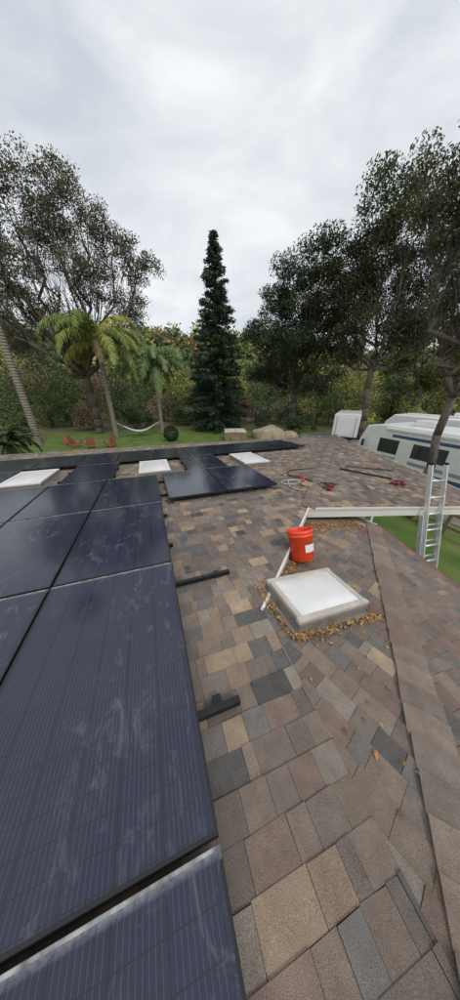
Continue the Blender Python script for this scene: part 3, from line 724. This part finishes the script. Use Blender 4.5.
fs=[tuple(range(n)),tuple(range(2*n-1,n-1,-1))]+[(i,i+n,(i+1)%n+n,(i+1)%n) for i in range(n)]
body=pymesh('body',vs,fs,M_rv,tt); bv=body.modifiers.new('b','BEVEL'); bv.width=.08; bv.segments=3
for s in(-1,1):
    for (y,l) in((-2.8,1.0),(-.6,1.3),(2.2,1.0)): box('window',(s*1.206,y,2.1),(.02,l,.6),M_glass,tt,bev=.008)
    box('stripe',(s*1.206,0,1.2),(.012,8.0,.2),M_grey,tt)
    for y in(-.5,.4): rod('tyre',(s*.95,y,.38),(s*1.18,y,.38),.38,M_tyre,tt,n=20)
box('air_conditioner',(0,0,3.35),(.8,1.1,.3),M_rv,tt,bev=.08); rod('tongue',(0,4.1,.6),(0,5.3,.55),.06,M_dark,tt)
tr=empty('cargo_trailer',(20.2,20.2,0),(0,0,math.radians(-48)))
box('trailer_box',(0,0,1.55),(2.3,5.2,2.1),M_rv,tr,bev=.06)
for i in range(9): 
    for s in(-1,1): box('side_rib',(s*1.16,-2.4+.6*i,1.5),(.02,.08,1.95),M_grey,tr)
box('rear_door',(0,-2.61,1.5),(1.9,.03,1.7),M_rv,tr,bev=.01)
for s in(-1,1): box('door_hinge_bar',(s*.85,-2.63,1.5),(.06,.02,1.7),M_grey,tr)
for s in(-1,1):
    for y in(-.45,.45): rod('tyre',(s*.98,y,.36),(s*1.2,y,.36),.36,M_tyre,tr,n=20)
rod('tongue',(0,2.6,.55),(0,3.9,.5),.05,M_dark,tr); box('chassis',(0,0,.45),(2.1,5.1,.12),M_dark,tr)
ge=empty('wooden_fence'); 
for i in range(14): box('picket_post',(9.8,-3+i*.9,.5),(.1,.1,1.0),M_wood,ge)
for z in(.35,.85): box('rail',(9.8,2.85,z),(.04,11.9,.1),M_wood,ge)

# ------------------------------------------------------------ world, sun, camera
w=bpy.data.worlds.new('World'); S.world=w; w.use_nodes=True; nt=w.node_tree; bg=nt.nodes['Background']; N=nt.nodes.new; Lk=nt.links.new
sky=N('ShaderNodeTexSky'); sky.sky_type='NISHITA'; sky.sun_disc=False; sky.sun_elevation=math.radians(48); sky.sun_rotation=math.radians(160)
tc=N('ShaderNodeTexCoord'); mp=N('ShaderNodeMapping'); mp.inputs['Scale'].default_value=(1,1,2.6); Lk(tc.outputs['Generated'],mp.inputs[0])
n1=N('ShaderNodeTexNoise'); n1.inputs['Scale'].default_value=2.6; n1.inputs['Detail'].default_value=7; n1.inputs['Roughness'].default_value=.5; n1.inputs['Distortion'].default_value=.5; Lk(mp.outputs[0],n1.inputs[0])
cr=N('ShaderNodeValToRGB'); Lk(n1.outputs[0],cr.inputs[0]); e=cr.color_ramp.elements; e[0].position=.32; e[0].color=(.60,.64,.70,1); e[1].position=.66; e[1].color=(.92,.94,.96,1)
scv=N('ShaderNodeVectorMath'); scv.operation='SCALE'; scv.inputs['Scale'].default_value=10.8; Lk(cr.outputs[0],scv.inputs[0])
mx=N('ShaderNodeMix'); mx.data_type='RGBA'; mx.inputs[0].default_value=.93; Lk(sky.outputs[0],mx.inputs[6]); Lk(scv.outputs[0],mx.inputs[7]); Lk(mx.outputs[2],bg.inputs['Color']); bg.inputs['Strength'].default_value=.1
sl=bpy.data.lights.new('sun','SUN'); sl.energy=1.2; sl.angle=math.radians(18); sl.color=(1,.97,.92); so=bpy.data.objects.new('sun',sl); link(so)
so.rotation_euler=(math.radians(42),0,math.radians(20)); so.location=(0,0,30)
cd=bpy.data.cameras.new('camera'); co=bpy.data.objects.new('camera',cd); link(co); cd.sensor_fit='HORIZONTAL'; cd.sensor_width=36; cd.lens=18; cd.clip_start=.02; cd.clip_end=3000
co.location=(0,0,4.9); co.rotation_euler=(math.radians(90-26),0,math.radians(-18.9)); S.camera=co
